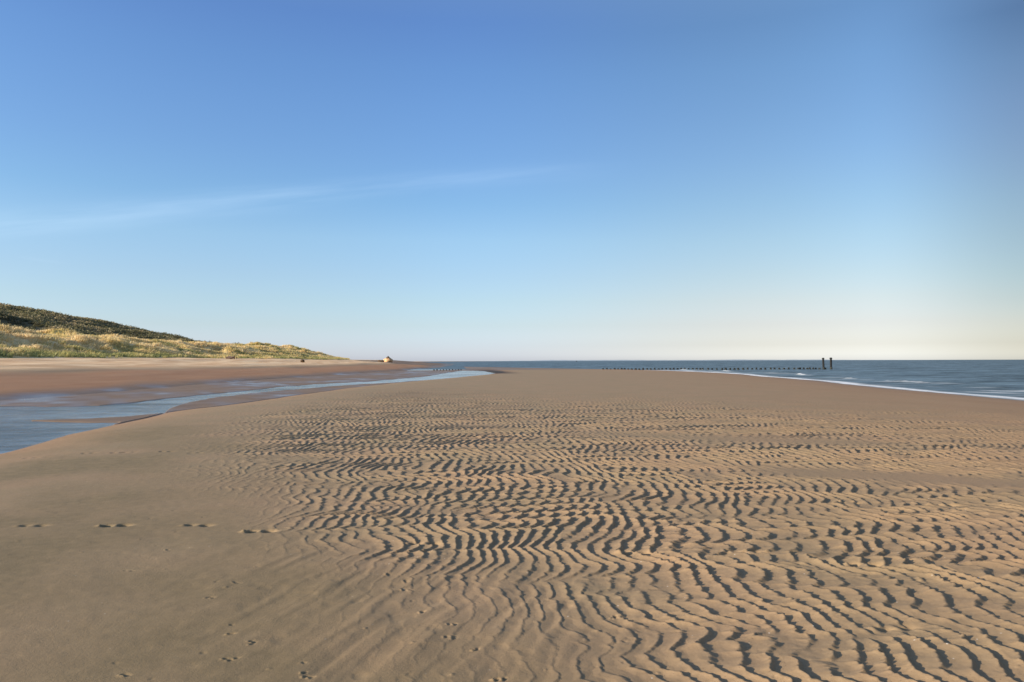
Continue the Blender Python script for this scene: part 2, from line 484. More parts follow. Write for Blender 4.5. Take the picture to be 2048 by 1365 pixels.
    e = ((u - 985 - (v - 744) * 5) / 26) ** 2 + ((v - 745) / 4.2) ** 2
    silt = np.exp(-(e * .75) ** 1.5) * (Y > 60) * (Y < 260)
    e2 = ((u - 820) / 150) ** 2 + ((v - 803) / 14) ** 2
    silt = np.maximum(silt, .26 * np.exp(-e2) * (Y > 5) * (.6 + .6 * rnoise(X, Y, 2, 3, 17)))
    mud = ((v > 731) & (v < 741.5) & (u > 925) & (u < 1300) & (Y > 60)) * 1.0 * (1 - sstep(1000, 1300, u)) * on_bank
    wet = np.maximum(wet, mud * .8)
    h = h + silt * .02 * (Y > 60)
    veg = np.where(on_left, sstep(-1.5, 2.5, f + 1.6 * rnoise(X, Y, 3, 4, 18)), 0) * (1 - sstep(380, 420, Y))
    return h, wet, damp, silt, veg, f

# ------------------------------------------------------------------ the ground sheet
def fan_grid(r_fine0, r_fine1, step, ang_step, fine=40.5):
    a = np.arange(-fine, fine + 1e-6, math.degrees(ang_step))
    outer = fine + np.cumsum(np.concatenate([np.full(30, .3), np.geomspace(.5, 8, 30)]))
    outer = outer[outer < 176]
    outer = np.append(outer, 180.0)
    ang = np.concatenate([-outer[::-1], a, outer])[1:]       # one seam at 180
    r = [0.25, .6, 1.0, 1.4, 1.8, 2.1, 2.35]
    rr = r_fine0
    while rr < r_fine1:
        r.append(rr)
        rr *= (1 + step(rr))
    while rr < 40000:
        r.append(rr)
        rr *= 1.12
    r.append(40000)
    return np.radians(ang), np.array(r)

def quads(nr, na, wrap):
    i = np.arange(nr - 1)[:, None] * na
    j = np.arange(na - (0 if wrap else 1))[None, :]
    j2 = (j + 1) % na
    q = np.stack([i + j, i + j2, i + na + j2, i + na + j], -1)
    return q.reshape(-1, 4)[:, ::-1]

LOD = 1.0
ang, rad = fan_grid(2.6, 760, lambda r: np.interp(r, [2.6, 8, 30, 60, 120, 760], [.0021, .0021, .0028, .0034, .006, .011]) * LOD,
                    (1 / 800.0) * LOD)
AA, RR = np.meshgrid(ang, rad)
# rows at constant depth in front, so the shape stays a plain fan
GX = (RR * np.sin(AA)).ravel()
GY = (RR * np.cos(AA)).ravel()
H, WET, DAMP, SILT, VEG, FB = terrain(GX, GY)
m = (RR.ravel() < 62) & (GX > -14) & (GX < 30) & (GY > 1.0)
rh, RAmp, uu, vv = ripples(GX[m], GY[m])
keep = np.clip((1 - WET[m] * 1.0), 0, 1) * np.clip((xat(SEA, GY[m]) - GX[m]) / 4, 0, 1)
H[m] += rh * keep * sstep(1.0, 2.6, GY[m])
m2 = (RR.ravel() < 22) & (GX > -10) & (GX < 14) & (GY > 1.0)
idx = np.where(m)[0]
Afull = np.zeros_like(GX)
Afull[idx] = RAmp
u2, v2 = uv(GX[m2], GY[m2], 0)
H[m2] += near_detail(GX[m2], GY[m2], Afull[m2], u2, v2) * (1 - WET[m2])
V = np.stack([GX, GY, H], -1)
Q = quads(len(rad), len(ang), True)
# the pole under the camera
ctr = len(V)
V = np.vstack([V, [[0, 0, H[0]]]])
def ext(a): return np.append(a, a[0])
m = m
WET, DAMP, SILT, VEG, FBx = map(ext, (WET, DAMP, SILT, VEG, FB))

# -- sand material
ms, n, l, b = new_mat('sand')
def N(nodes, t, **kw):
    x = nodes.new(t)
    for k, v_ in kw.items():
        if k in x.inputs: x.inputs[k].default_value = v_
        else: setattr(x, k, v_)
    return x
def mixc(nodes, links, fac, c1, c2, blend='MIX'):
    x = nodes.new('ShaderNodeMix')
    x.data_type = 'RGBA'
    x.blend_type = blend
    for s, inp in ((fac, x.inputs[0]), (c1, x.inputs[6]), (c2, x.inputs[7])):
        if hasattr(s, 'node'): links.new(s, inp)
        elif isinstance(s, tuple): inp.default_value = (*s, 1) if len(s) == 3 else s
        else: inp.default_value = s
    return x.outputs[2]
def mth(nodes, links, op, a, b_=0.0, clamp=False):
    x = nodes.new('ShaderNodeMath')
    x.operation = op
    x.use_clamp = clamp
    for s, inp in ((a, x.inputs[0]), (b_, x.inputs[1])):
        if hasattr(s, 'node'): links.new(s, inp)
        else: inp.default_value = s
    return x.outputs[0]
def attr(nodes, name):
    a = nodes.new('ShaderNodeAttribute')
    a.attribute_name = name
    return a.outputs['Fac']
def tnoise(nodes, links, vec, scale, detail=3, rough=.55, dist=0):
    t = nodes.new('ShaderNodeTexNoise')
    t.inputs['Scale'].default_value = scale
    t.inputs['Detail'].default_value = detail
    t.inputs['Roughness'].default_value = rough
    t.inputs['Distortion'].default_value = dist
    links.new(vec, t.inputs['Vector'])
    return t.outputs['Fac']
def mapr(nodes, links, v_, a, b_, c=0.0, d=1.0):
    x = nodes.new('ShaderNodeMapRange')
    links.new(v_, x.inputs[0])
    for i, q in enumerate((a, b_, c, d)): x.inputs[i + 1].default_value = q
    return x.outputs[0]
tc = n.new('ShaderNodeTexCoord').outputs['Object']
mp = n.new('ShaderNodeMapping')
mp.inputs['Scale'].default_value = (1, .22, 1)
l.new(tc, mp.inputs[0])
n1 = tnoise(n, l, tc, .55, 4)
n2 = tnoise(n, l, tc, 34, 3, .7)
n3 = tnoise(n, l, tc, 7, 3, .6)
nb = tnoise(n, l, mp.outputs[0], .5, 4, .6)
base = mixc(n, l, mapr(n, l, n1, .35, .65), (.355, .238, .138), (.302, .224, .128))
base = mixc(n, l, mapr(n, l, n2, .3, .75, 0, .5), base, (.23, .155, .075))
base = mixc(n, l, mapr(n, l, n3, .62, .8, 0, .35), base, (.47, .34, .20))
spk = n.new('ShaderNodeTexVoronoi'); spk.inputs['Scale'].default_value = 26; l.new(tc, spk.inputs['Vector'])
base = mixc(n, l, mapr(n, l, spk.outputs['Distance'], .05, .13, .75, 0), base, (.10, .075, .05))
spk2 = n.new('ShaderNodeTexVoronoi'); spk2.inputs['Scale'].default_value = 7.3; l.new(tc, spk2.inputs['Vector'])
base = mixc(n, l, mapr(n, l, spk2.outputs['Distance'], .03, .05, .8, 0), base, (.72, .66, .56))
darksandc = mixc(n, l, mapr(n, l, n3, .3, .7), (.185, .140, .072), (.240, .177, .092))
base = mixc(n, l, attr(n, 'moist'), base, darksandc)
# dry upper beach
dryf = attr(n, 'dry')
drc = mixc(n, l, mapr(n, l, nb, .42, .6), (.70, .42, .21), (.93, .64, .36))
base = mixc(n, l, dryf, base, drc)
# damp band, silt, wet
dampc = mixc(n, l, mapr(n, l, nb, .3, .7), (.345, .155, .066), (.42, .215, .105))
base = mixc(n, l, mth(n, l, 'MULTIPLY', attr(n, 'damp'), .85), base, dampc)
wetc = mixc(n, l, mapr(n, l, n1, .3, .7), (.18, .115, .07), (.24, .165, .11))
base = mixc(n, l, attr(n, 'wet'), base, wetc)
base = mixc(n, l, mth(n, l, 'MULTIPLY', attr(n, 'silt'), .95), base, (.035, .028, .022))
# soil under the marram and the scrub
gc = mixc(n, l, mapr(n, l, tnoise(n, l, tc, .28, 5, .65), .42, .6), (.50, .37, .13), (.80, .58, .30))
base = mixc(n, l, attr(n, 'veg'), base, gc)
scr = mixc(n, l, mapr(n, l, tnoise(n, l, tc, .12, 5, .7), .4, .62), (.10, .085, .04), (.2, .16, .08))
base = mixc(n, l, attr(n, 'scrub'), base, scr)
l.new(base, b.inputs['Base Color'])
rg = mth(n, l, 'SUBTRACT', .92, mth(n, l, 'MULTIPLY', attr(n, 'gloss'), .66))
l.new(rg, b.inputs['Roughness'])
b.inputs['IOR'].default_value = 1.35
bp = n.new('ShaderNodeBump')
bp.inputs['Strength'].default_value = .35
bp.inputs['Distance'].default_value = .009
hh = mth(n, l, 'ADD', tnoise(n, l, tc, 55, 4, .7), mth(n, l, 'MULTIPLY', tnoise(n, l, tc, 260, 2, .6), .4))
l.new(hh, bp.inputs['Height'])
l.new(bp.outputs[0], b.inputs['Normal'])

tl = np.maximum(xat(CHL, V[:, 1]) - V[:, 0], 0)
DRY = np.where(V[:, 0] < xat(CHL, V[:, 1]), sstep(13, 22, tl), 0) * (1 - sstep(350, 700, V[:, 1]) * .5)
SCR = sstep(30, 40, FBx + 3 * rnoise(V[:, 0], V[:, 1], 9, 9, 16)) * VEG * (np.interp(V[:, 1], D2[:, 0], D2[:, 1]) > 6)
GLOSS = np.clip(WET * 1.1 - .1, 0, 1) * (1 - SILT) * np.clip(.46 + .5 * rnoise(V[:, 0], V[:, 1], 3, 7, 14) + .3 * rnoise(V[:, 0], V[:, 1], .8, 2, 13), .1, 1) * (V[:, 0] > xat(CHL, V[:, 1]) - 2.5)
Afe = ext(Afull)
gx_, gy_ = V[:, 0], V[:, 1]
DARKSAND = (1 - np.clip(Afe * 1.3, 0, 1)) * (1 - sstep(14, 30, np.hypot(gx_, gy_))) * (gx_ < 12) * sstep(4.5, -.5, gx_ + .4 * (gy_ - 6))  # darker sand colour on the smooth flat left of the ripples
DARKSAND = np.clip(DARKSAND * (.8 + .6 * fbm(gx_, gy_, 2.2, 130, 4, .3)), 0, 1)
DARKSAND = np.maximum(DARKSAND, .65 * np.exp(-np.maximum(xat(SEA, gy_) - gx_, 0) / 9) * (gx_ > 2) * (gy_ < 120))  # same mask for the damp sand towards the sea
att = dict(moist=DARKSAND, wet=WET, damp=DAMP, silt=SILT, veg=VEG, dry=DRY, scrub=SCR, gloss=GLOSS)

def part_of(mask_face, name):
    q = Q[mask_face]
    ids, inv = np.unique(q, return_inverse=True)
    return mesh_obj(name, V[ids], inv.reshape(-1, 4), ms, attrs={k: v_[ids] for k, v_ in att.items()})
fx = V[Q, 0].mean(1)
fy = V[Q, 1].mean(1)
ff = FBx[Q].mean(1)
is_dune = (ff > 0) & (fx < xat(CHL, fy)) & (fy < 520) & (fy > -40)
dunes = part_of(is_dune, 'dunes')
tag(dunes, 'sand dunes rising behind the beach, grass in front and dark scrub on the hill', None, None, 'structure')
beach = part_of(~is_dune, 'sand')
tag(beach, 'rippled brown beach sand with footprints, sandbank and wet flats', None, None, 'structure')
# close the sheet under the tripod
na = len(ang)
cap = np.array([[i, (i + 1) % na, na] for i in range(na)])
cv = np.vstack([V[:na], V[ctr:ctr + 1]])
capm = mesh_obj('sand', cv, cap, ms, attrs={k: np.append(v_[:na], v_[0]) for k, v_ in att.items()})
tag(capm, 'brown beach sand under the viewpoint', None, None, 'structure')

# ------------------------------------------------------------------ water
def water_mat(name, deep, rough, bscale, bstr, mirror, slow=.045, wf=.6):
    m_, n, l, b = new_mat(name)
    tc = n.new('ShaderNodeTexCoord').outputs['Object']
    mp = n.new('ShaderNodeMapping')
    mp.inputs['Scale'].default_value = (1, .6, 1)
    l.new(tc, mp.inputs[0])
    foam = attr(n, 'foam')
    fr = mapr(n, l, tnoise(n, l, mp.outputs[0], 2.5, 4, .7), .35, .6)
    ff_ = mth(n, l, 'MULTIPLY', foam, mapr(n, l, fr, 0, 1, .75, 1), True)
    mp2 = n.new('ShaderNodeMapping')
    mp2.inputs['Scale'].default_value = (.5, 1.6, 1)
    mp2.inputs['Rotation'].default_value = (0, 0, .12)
    l.new(tc, mp2.inputs[0])
    chop = mth(n, l, 'ADD', mth(n, l, 'MULTIPLY', tnoise(n, l, mp2.outputs[0], 1.1, 5, .75), wf), mth(n, l, 'MULTIPLY', tnoise(n, l, mp2.outputs[0], slow, 4, .7), 1 - wf))
    chop = mapr(n, l, chop, .38, .62)
    deepc = mixc(n, l, chop, tuple(c * .5 for c in deep), tuple(c * 1.6 for c in deep))
    base = mixc(n, l, ff_, deepc, (.80, .80, .78))
    l.new(base, b.inputs['Base Color'])
    l.new(mapr(n, l, ff_, 0, 1, rough, .8), b.inputs['Roughness'])
    b.inputs['IOR'].default_value = 1.333
    # choppy water mirrors the sky only in part: waves hide each other at low angles
    df = n.new('ShaderNodeBsdfDiffuse')
    l.new(base, df.inputs[0])
    mxs = n.new('ShaderNodeMixShader')
    l.new(mth(n, l, 'MULTIPLY', mth(n, l, 'SUBTRACT', 1.0, ff_), mapr(n, l, chop, 0, 1, mirror * .55, min(mirror * 1.45, 1))), mxs.inputs[0])
    l.new(df.outputs[0], mxs.inputs[1])
    l.new(b.outputs[0], mxs.inputs[2])
    l.new(mxs.outputs[0], n['Material Output'].inputs[0])
    bp = n.new('ShaderNodeBump')
    bp.inputs['Strength'].default_value = bstr
    bp.inputs['Distance'].default_value = .05
    h1 = tnoise(n, l, mp.outputs[0], bscale, 5, .65, .3)
    h2 = tnoise(n, l, mp.outputs[0], bscale * .13, 3, .6, .2)
    hh = mth(n, l, 'ADD', h1, mth(n, l, 'MULTIPLY', h2, 2.2))
    l.new(hh, bp.inputs['Height'])
    l.new(bp.outputs[0], b.inputs['Normal'])
    l.new(bp.outputs[0], df.inputs['Normal'])
    return m_
mw = water_mat('sea_water', (.095, .135, .155), .32, 3.2, 1.0, .36, .12, .45)
mc = water_mat('channel_water', (.075, .11, .15), .10, 5.0, .3, .9, .16, .35)

angw = np.radians(np.concatenate([-np.geomspace(42, 180, 40)[::-1], np.arange(-41.5, 42, .085), np.geomspace(42, 180, 40)[:-1]]))
rw = [4.0]
while rw[-1] < 38000:
    r_ = rw[-1]
    rw.append(r_ * (1 + float(np.interp(r_, [4, 20, 150, 800, 2000, 4000], [.03, .0045, .0045, .012, .03, .1]))))
rw = np.array(rw)
A2, R2 = np.meshgrid(angw, rw)
WX, WY = (R2 * np.sin(A2)).ravel(), (R2 * np.cos(A2)).ravel()
xsea = sea_x(WX, WY)
dsea = WX - xsea
off = sstep(0, 25, dsea) * (WY < 258) + (WY >= 258) * sstep(258, 300, WY) * (WX > xat(CHL, WY))
off = np.clip(off, 0, 1)
# wind waves running on to the shore
wx = WX + .35 * WY
wz = .045 * np.sin(wx / 1.6 + 2.2 * rnoise(WX, WY, 9, 14, 50)) + .05 * rnoise(WX, WY, 2.0, 3.6, 51, .3) + .03 * rnoise(WX, WY, .9, 1.6, 52, .4)
wz = wz + .09 * rnoise(WX, WY, 7, 13, 53, .3)
damp_far = np.clip(500 / np.maximum(R2.ravel(), 1), 0, 1)
near = sstep(.5, 9, dsea)
wzs = wz * np.maximum(near * (WY < 258), off) * damp_far * .8
# little breakers parallel to the beach
d1 = dsea + 1.2 * rnoise(WX, WY, 8, 15, 54)
brk = np.exp(-((d1 - 6.0) / .32) ** 2) * np.clip(rnoise(WX, WY, 4, 6, 55) * 2.0 - .62 + .8 * rnoise(WX, WY, .5, 1.1, 47), 0, 1)
brk2 = np.exp(-((d1 - 10.5) / .5) ** 2) * np.clip(rnoise(WX, WY, 5, 7, 56) * 2.4 - .7, 0, 1)
brk3 = np.exp(-((d1 - 3.2) / .5) ** 2) * np.clip(rnoise(WX, WY, 4, 6, 57) * 2.4 - .6, 0, 1)
lim = (WY < 150) & (WY > -40)
wzs = wzs + (.14 * brk + .10 * brk2 + .08 * brk3) * lim + .10 * np.exp(-((d1 - 7) / 1.6) ** 2) * lim
swash = dsea + .35 * rnoise(WX, WY, 3, 7, 58) + .22 * rnoise(WX, WY, 1.0, 2.2, 59) + .12 * rnoise(WX, WY, .35, .8, 46)
foam = np.exp(-((swash - .55) / np.interp(WY, [30, 60, 120], [.50, .7, 1.2])) ** 2) * lim * 1.3
foam = np.maximum(foam, (brk * 1.0 + brk2 * .9 + brk3 * .7) * lim)
foam = np.maximum(foam, .6 * lim * np.exp(-((d1 - 3.0) / 4.5) ** 2) * np.clip(rnoise(WX, WY, .8, 4, 60) * 1.8 - .35, 0, 1))
wzs = wzs + .03 * np.exp(-((swash - .3) / .5) ** 2) * lim
chx = (WX < 5) & (WY < 180) & (WX < xsea - 4)
wzc = .004 * rnoise(WX, WY, .35, .8, 48, .2) + .006 * rnoise(WX, WY, 1.0, 2.2, 49, .3)
WZ = ZW + np.where(chx, wzc, wzs)
WV = np.stack([WX, WY, WZ], -1)
WQ = quads(len(rw), len(angw), False)
cx_, cy_ = WX[WQ].mean(1), WY[WQ].mean(1)
ischan = (cx_ < -0.5) & (cy_ < 172) & (cx_ > -34)
issea = (cx_ > xat(SEA, cy_) - 4) | (cy_ >= 172)
landm = (cx_ < xat(CHL, cy_) - 12) & (cy_ < 1500)
def wpart(mask, name, mat):
    q = WQ[mask]
    ids, inv = np.unique(q, return_inverse=True)
    return mesh_obj(name, WV[ids], inv.reshape(-1, 4), mat, attrs=dict(foam=foam[ids]))
tag(wpart(issea & ~landm, 'sea', mw), 'dark blue choppy sea with thin white surf along the sandbank', None, None, 'structure')
tag(wpart(ischan & ~issea & ~landm, 'channel_water', mc), 'shallow blue water of the tidal channel left of the sandbank', None, None, 'structure')

# ------------------------------------------------------------------ dune vegetation
def blades_obj(name, P, height, width, tone, spread, lean, per, mat, seed):
    """tufts: `per` curved blades (two triangles each) fanning from every root in P."""
    rs = np.random.RandomState(seed)
    n_ = len(P) * per
    root = np.repeat(P, per, 0) + np.concatenate([rs.normal(0, spread, (n_, 2)), np.zeros((n_, 1))], 1)
    hgt = np.repeat(height, per) * rs.uniform(.55, 1.15, n_)
    a = rs.uniform(0, 2 * math.pi, n_)
    d = np.stack([np.cos(a), np.sin(a)], 1)
    side = np.stack([-d[:, 1], d[:, 0]], 1) * (width * rs.uniform(.6, 1.3, n_))[:, None]
    out = d * (hgt * rs.uniform(.15, .6, n_))[:, None] + np.array(lean)[None, :] * hgt[:, None]
    z = np.zeros((n_, 1))
    b0 = root + np.concatenate([side, z - .12], 1)
    b1 = root + np.concatenate([-side, z - .12], 1)
    m0 = root + np.concatenate([out * .4 + side * .8, (hgt * .62)[:, None]], 1)
    m1 = root + np.concatenate([out * .4 - side * .8, (hgt * .62)[:, None]], 1)
    t = root + np.concatenate([out, hgt[:, None] * .95], 1)
    V_ = np.stack([b0, b1, m0, m1, t], 1).reshape(-1, 3)
    o = np.arange(n_)[:, None] * 5
    F = np.concatenate([o + np.array([[0, 1, 3]]), o + np.array([[0, 3, 2]]), o + np.array([[2, 3, 4]])], 0)
    tn = np.clip(np.repeat(tone, per) + rs.normal(0, .10, n_), 0, 1)
    return mesh_obj(name, V_, F, mat, smooth=False, attrs=dict(tone=np.repeat(tn, 5)))

def plant_mat(name, pts, trans):
    m_, n, l, b = new_mat(name)
    r_ = ramp(n, pts)
    l.new(attr(n, 'tone'), r_.inputs[0])
    l.new(r_.outputs[0], b.inputs['Base Color'])
    b.inputs['Roughness'].default_value = .65
    tr = n.new('ShaderNodeBsdfTranslucent')
    l.new(r_.outputs[0], tr.inputs[0])
    mx = n.new('ShaderNodeMixShader')
    mx.inputs[0].default_value = trans
    l.new(b.outputs[0], mx.inputs[1])
    l.new(tr.outputs[0], mx.inputs[2])
    l.new(mx.outputs[0], n['Material Output'].inputs[0])
    return m_
mg = plant_mat('marram', [(0, (.34, .34, .13)), (.3, (.52, .46, .18)), (.6, (.78, .60, .27)), (1, (.90, .72, .42))], .45)
mb = plant_mat('scrub_leaf', [(0, (.12, .105, .05)), (.4, (.22, .205, .09)), (.75, (.34, .27, .14)), (1, (.46, .36, .19))], .35)

rs = np.random.RandomState(11)
# marram on the front dunes
cnt = 150000
px = -56 - 48 * rs.rand(cnt)
py = 70 + 400 * rs.rand(cnt) ** 1.15
hgt, _, _, _, veg_, f_ = terrain(px, py)
bare = fbm(px, py, 6, 90, 3, .3)
bb = fbm(px, py, 2.2, 97, 2, .3)
ok = (f_ > .3) & (f_ < 46) & (py < 400) & (rs.rand(cnt) < np.clip(.75 + .8 * bare + .6 * bb, .22, 1)) & (rs.rand(cnt) < sstep(-.5, 5, f_) + .15)
px, py, hgt, f_, bare, bb = px[ok], py[ok], hgt[ok], f_[ok], bare[ok], bb[ok]
tone = np.clip(.22 + .42 * sstep(1, 9, f_) + .42 * fbm(px, py, 6, 93, 3, .7) + .15 * bb, 0, 1)
th = (.38 + .25 * rs.rand(len(px))) * (1 + .45 * np.clip(bb, -1, 1))
marram = blades_obj('marram_grass', np.stack([px, py, hgt], 1), th, .026 + .00012 * py.mean(), tone, .16, (.28, .10), 6, mg, 3)
tag(marram, 'golden and green marram grass covering the front dunes', 'grass', None, 'stuff')
# scrub on the hill behind
cnt = 34000
px = -88 - 110 * rs.rand(cnt)
py = 90 + 380 * rs.rand(cnt)
hgt, _, _, _, _, f_ = terrain(px, py)
hl = np.interp(py, D2[:, 0], D2[:, 1])
gap = fbm(px, py, 10, 100, 3, .3)
ok = (f_ > 30 + 5 * fbm(px, py, 8, 104, 2)) & (hl > 5) & (rs.rand(cnt) < 1.0 + .8 * gap) & (f_ < 135) & (py < 405)
px, py, hgt, f_, gap = px[ok], py[ok], hgt[ok], f_[ok], gap[ok]
nb_ = len(px)
per = 26
size = (.6 + .55 * rs.rand(nb_) ** 2) * (1 + .35 * fbm(px, py, 14, 107, 2))
cen = np.repeat(np.stack([px, py, hgt], 1), per, 0)
sz = np.repeat(size, per)
nn = nb_ * per
dirs = rs.normal(0, 1, (nn, 3))
dirs /= np.linalg.norm(dirs, axis=1)[:, None]
dirs[:, 2] = np.abs(dirs[:, 2])
pos = cen + dirs * (sz * rs.uniform(.5, 1.1, nn))[:, None] * np.array([1.15, 1.15, .9])
t1 = rs.normal(0, 1, (nn, 3)); t1 /= np.linalg.norm(t1, axis=1)[:, None]
t2 = np.cross(t1, rs.normal(0, 1, (nn, 3))); t2 /= np.linalg.norm(t2, axis=1)[:, None]
ls = (.16 + .16 * rs.rand(nn))[:, None]
SV = np.stack([pos - t1 * ls, pos - t2 * ls * .6, pos + t1 * ls, pos + t2 * ls * .6], 1).reshape(-1, 3)
SF = np.arange(nn * 4).reshape(-1, 4)
tn = np.clip(np.repeat(.42 + .5 * fbm(px, py, 9, 110, 3) + rs.normal(0, .12, nb_) , per) + rs.normal(0, .1, nn), 0, 1)
scrub = mesh_obj('dune_scrub', SV, SF, mb, smooth=False, attrs=dict(tone=np.repeat(tn, 4)))
tag(scrub, 'dark olive scrub covering the high dune behind the grass', 'scrub', None, 'stuff')

# ------------------------------------------------------------------ groyne posts
mt, n, l, b = new_mat('weathered_wood')
tcw = n.new('ShaderNodeTexCoord').outputs['Object']
mpw = n.new('ShaderNodeMapping'); mpw.inputs['Scale'].default_value = (6, 6, .8); l.new(tcw, mpw.inputs[0])
nw = tnoise(n, l, mpw.outputs[0], 3, 4, .6)
l.new(mixc(n, l, mapr(n, l, nw, .3, .7), (.004, .005, .005), (.013, .012, .010)), b.inputs['Base Color'])
b.inputs['Roughness'].default_value = .85
bw = n.new('ShaderNodeBump'); bw.inputs['Strength'].default_value = .6; bw.inputs['Distance'].default_value = .02
l.new(nw, bw.inputs['Height']); l.new(bw.outputs[0], b.inputs['Normal'])
mweed, n, l, b = new_mat('weed_growth')
l.new(mixc(n, l, mapr(n, l, tnoise(n, l, n.new('ShaderNodeTexCoord').outputs['Object'], 9, 4, .7), .3, .7), (.005, .007, .005), (.014, .016, .009)), b.inputs['Base Color'])
b.inputs['Roughness'].default_value = .6

def pole_mesh(name, r0, r1, z0, z1, mat, seed, parent=None, seg=14, rings=9, cap=True, lump=.05, lean=(0, 0)):
    rs = np.random.RandomState(seed)
    vs, fs = [], []
    zs = np.linspace(z0, z1, rings)
    lobes = rs.uniform(-1, 1, seg) * lump
    for k, z in enumerate(zs):
        t = k / (rings - 1)
        r_ = r0 + (r1 - r0) * t
        if k == rings - 1: r_ *= .86
        for j in range(seg):
            a = 2 * math.pi * j / seg
            q = r_ * (1 + lobes[j] + rs.uniform(-1, 1) * lump * .4)
            vs.append((q * math.cos(a) + lean[0] * t, q * math.sin(a) + lean[1] * t, z + (rs.uniform(-.012, .012) if k == rings - 1 else 0)))
    for k in range(rings - 1):
        for j in range(seg):
            j2 = (j + 1) % seg
            fs.append((k * seg + j, k * seg + j2, (k + 1) * seg + j2, (k + 1) * seg + j))
    me = bpy.data.meshes.new(name)
    fs.append(tuple(range((rings - 1) * seg, rings * seg)))
    fs.append(tuple(range(seg))[::-1])
    me.from_pydata(vs, [], fs)
    me.materials.append(mat)
    o = bpy.data.objects.new(name, me)
    C.objects.link(o)
    if parent: o.parent = parent
    return o

def short_post(seed, hgt_):
    t = empty('groyne_post', (0, 0, 0))
    pole_mesh('timber', .215, .20, -1.2, hgt_ + .08, mt, seed, t)
    pole_mesh('weed_skirt', .25, .225, -.25, .16, mweed, seed + 50, t, rings=5, lump=.12)
    return t
protos = [short_post(200 + i, h_) for i, h_ in enumerate((.27, .33, .22, .30, .25))]
used = set()
def ordinal(k):
    ones = ['', 'first', 'second', 'third', 'fourth', 'fifth', 'sixth', 'seventh', 'eighth', 'ninth', 'tenth', 'eleventh', 'twelfth', 'thirteenth',
            'fourteenth', 'fifteenth', 'sixteenth', 'seventeenth', 'eighteenth', 'nineteenth']
    if k < 20: return ones[k]
    t_ = ['twent', 'thirt', 'fort', 'fift'][k // 10 - 2]
    return t_ + 'ieth' if k % 10 == 0 else t_ + 'y-' + ones[k % 10]
def place_post(px_, hk, label, group, dY=0.0):
    Y = 153.0 + dY
    X = (px_ - 1024) / FPX * Y
    k = hk % len(protos)
    t = protos[k] if k not in used else copy_tree(protos[k])
    used.add(k)
    t.location = (X, Y, ZW)
    t.rotation_euler = (0, 0, hk * 1.3)
    s_ = 1 + .12 * math.sin(hk * 2.7)
    t.scale = (s_, s_, 1)
    tag(t, label, 'groyne post', group)
    return t
sea_px = [1206, 1213.5, 1221, 1229, 1236, 1243, 1249, 1256, 1263, 1271, 1278, 1286, 1294, 1301, 1309, 1317, 1324, 1332, 1340, 1347, 1355, 1362, 1369, 1377, 1385, 1393,
          1400, 1405, 1416, 1424, 1433, 1444, 1451, 1460, 1468.5, 1476, 1486, 1495, 1504, 1512.5, 1521, 1530, 1541, 1548.5, 1558, 1567.5, 1577,
          1588, 1596, 1600, 1607, 1614, 1619, 1626, 1631, 1638.5, 1650]
rj = random.Random(4)
for i, p in enumerate(sea_px):
    if p == 1650:
        lab = 'short dark stump at the foot of the left one of the two tall posts'
        grp = None
    elif p < 1262:
        lab = 'short dark groyne post in the row, standing at the edge of the sandbank'
        grp = 'short groyne posts on the sandbank edge'
    else:
        lab = 'short dark wooden groyne post standing in the sea in a long row'
        grp = 'short groyne posts in the sea'
    if grp:
        q = len(sea_px) - 1 - i
        lab = 'short dark groyne post %s, %s in the row from the left tall post' % ('by the sandbank' if p < 1262 else 'in the sea', ordinal(q))
    place_post(p, i + (0 if i < 5 else rj.randint(0, 4)), lab, 'short groyne posts', rj.uniform(-.3, .3))
for i, p in enumerate((868, 874, 881, 887, 893, 899, 905, 911, 917, 922)):
    place_post(p, i, 'small dark groyne stump in the tidal channel, %s counting from the beach on the left' % ordinal(i + 1), 'groyne stumps in the tidal channel', 0).scale = (.8, .8, .62)

def tall_post(px_, seed, top, lean, label, r=.21):
    Y = 153.0
    t = empty('tall_post', ((px_ - 1024) / FPX * Y, Y, ZW))
    pole_mesh('timber', r, r * .92, -1.5, top, mt, seed, t, rings=16, lean=lean)
    pole_mesh('weed_skirt', r * 1.16, r * 1.1, -.3, .5, mweed, seed + 1, t, rings=7, lump=.12)
    c = pole_mesh('post_cap', r * 1.22, r * 1.02, top - .22, top + .06, mt, seed + 2, t, rings=4)
    c.location = (lean[0], lean[1], 0)
    tag(t, label, 'tall post')
tall_post(1647.3, 300, 2.32, (-.13, 0), 'left one of the two tall dark posts, leaning left, with a stump at its foot')
tall_post(1661.8, 310, 2.36, (-.03, 0), 'right one of the two tall dark posts, standing alone beyond the end of the groyne', .23)

# ------------------------------------------------------------------ far things
# buoy near the horizon
by = empty('buoy', ((1153 - 1024) / FPX * 1500, 1500, ZW))
pole_mesh('float', 1.3, 1.2, -.4, .7, mt, 401, by, rings=4)
pole_mesh('topmark', .45, .25, .7, 2.6, mt, 402, by, rings=5)
tag(by, 'tiny dark buoy far out on the sea just under the horizon', 'buoy')

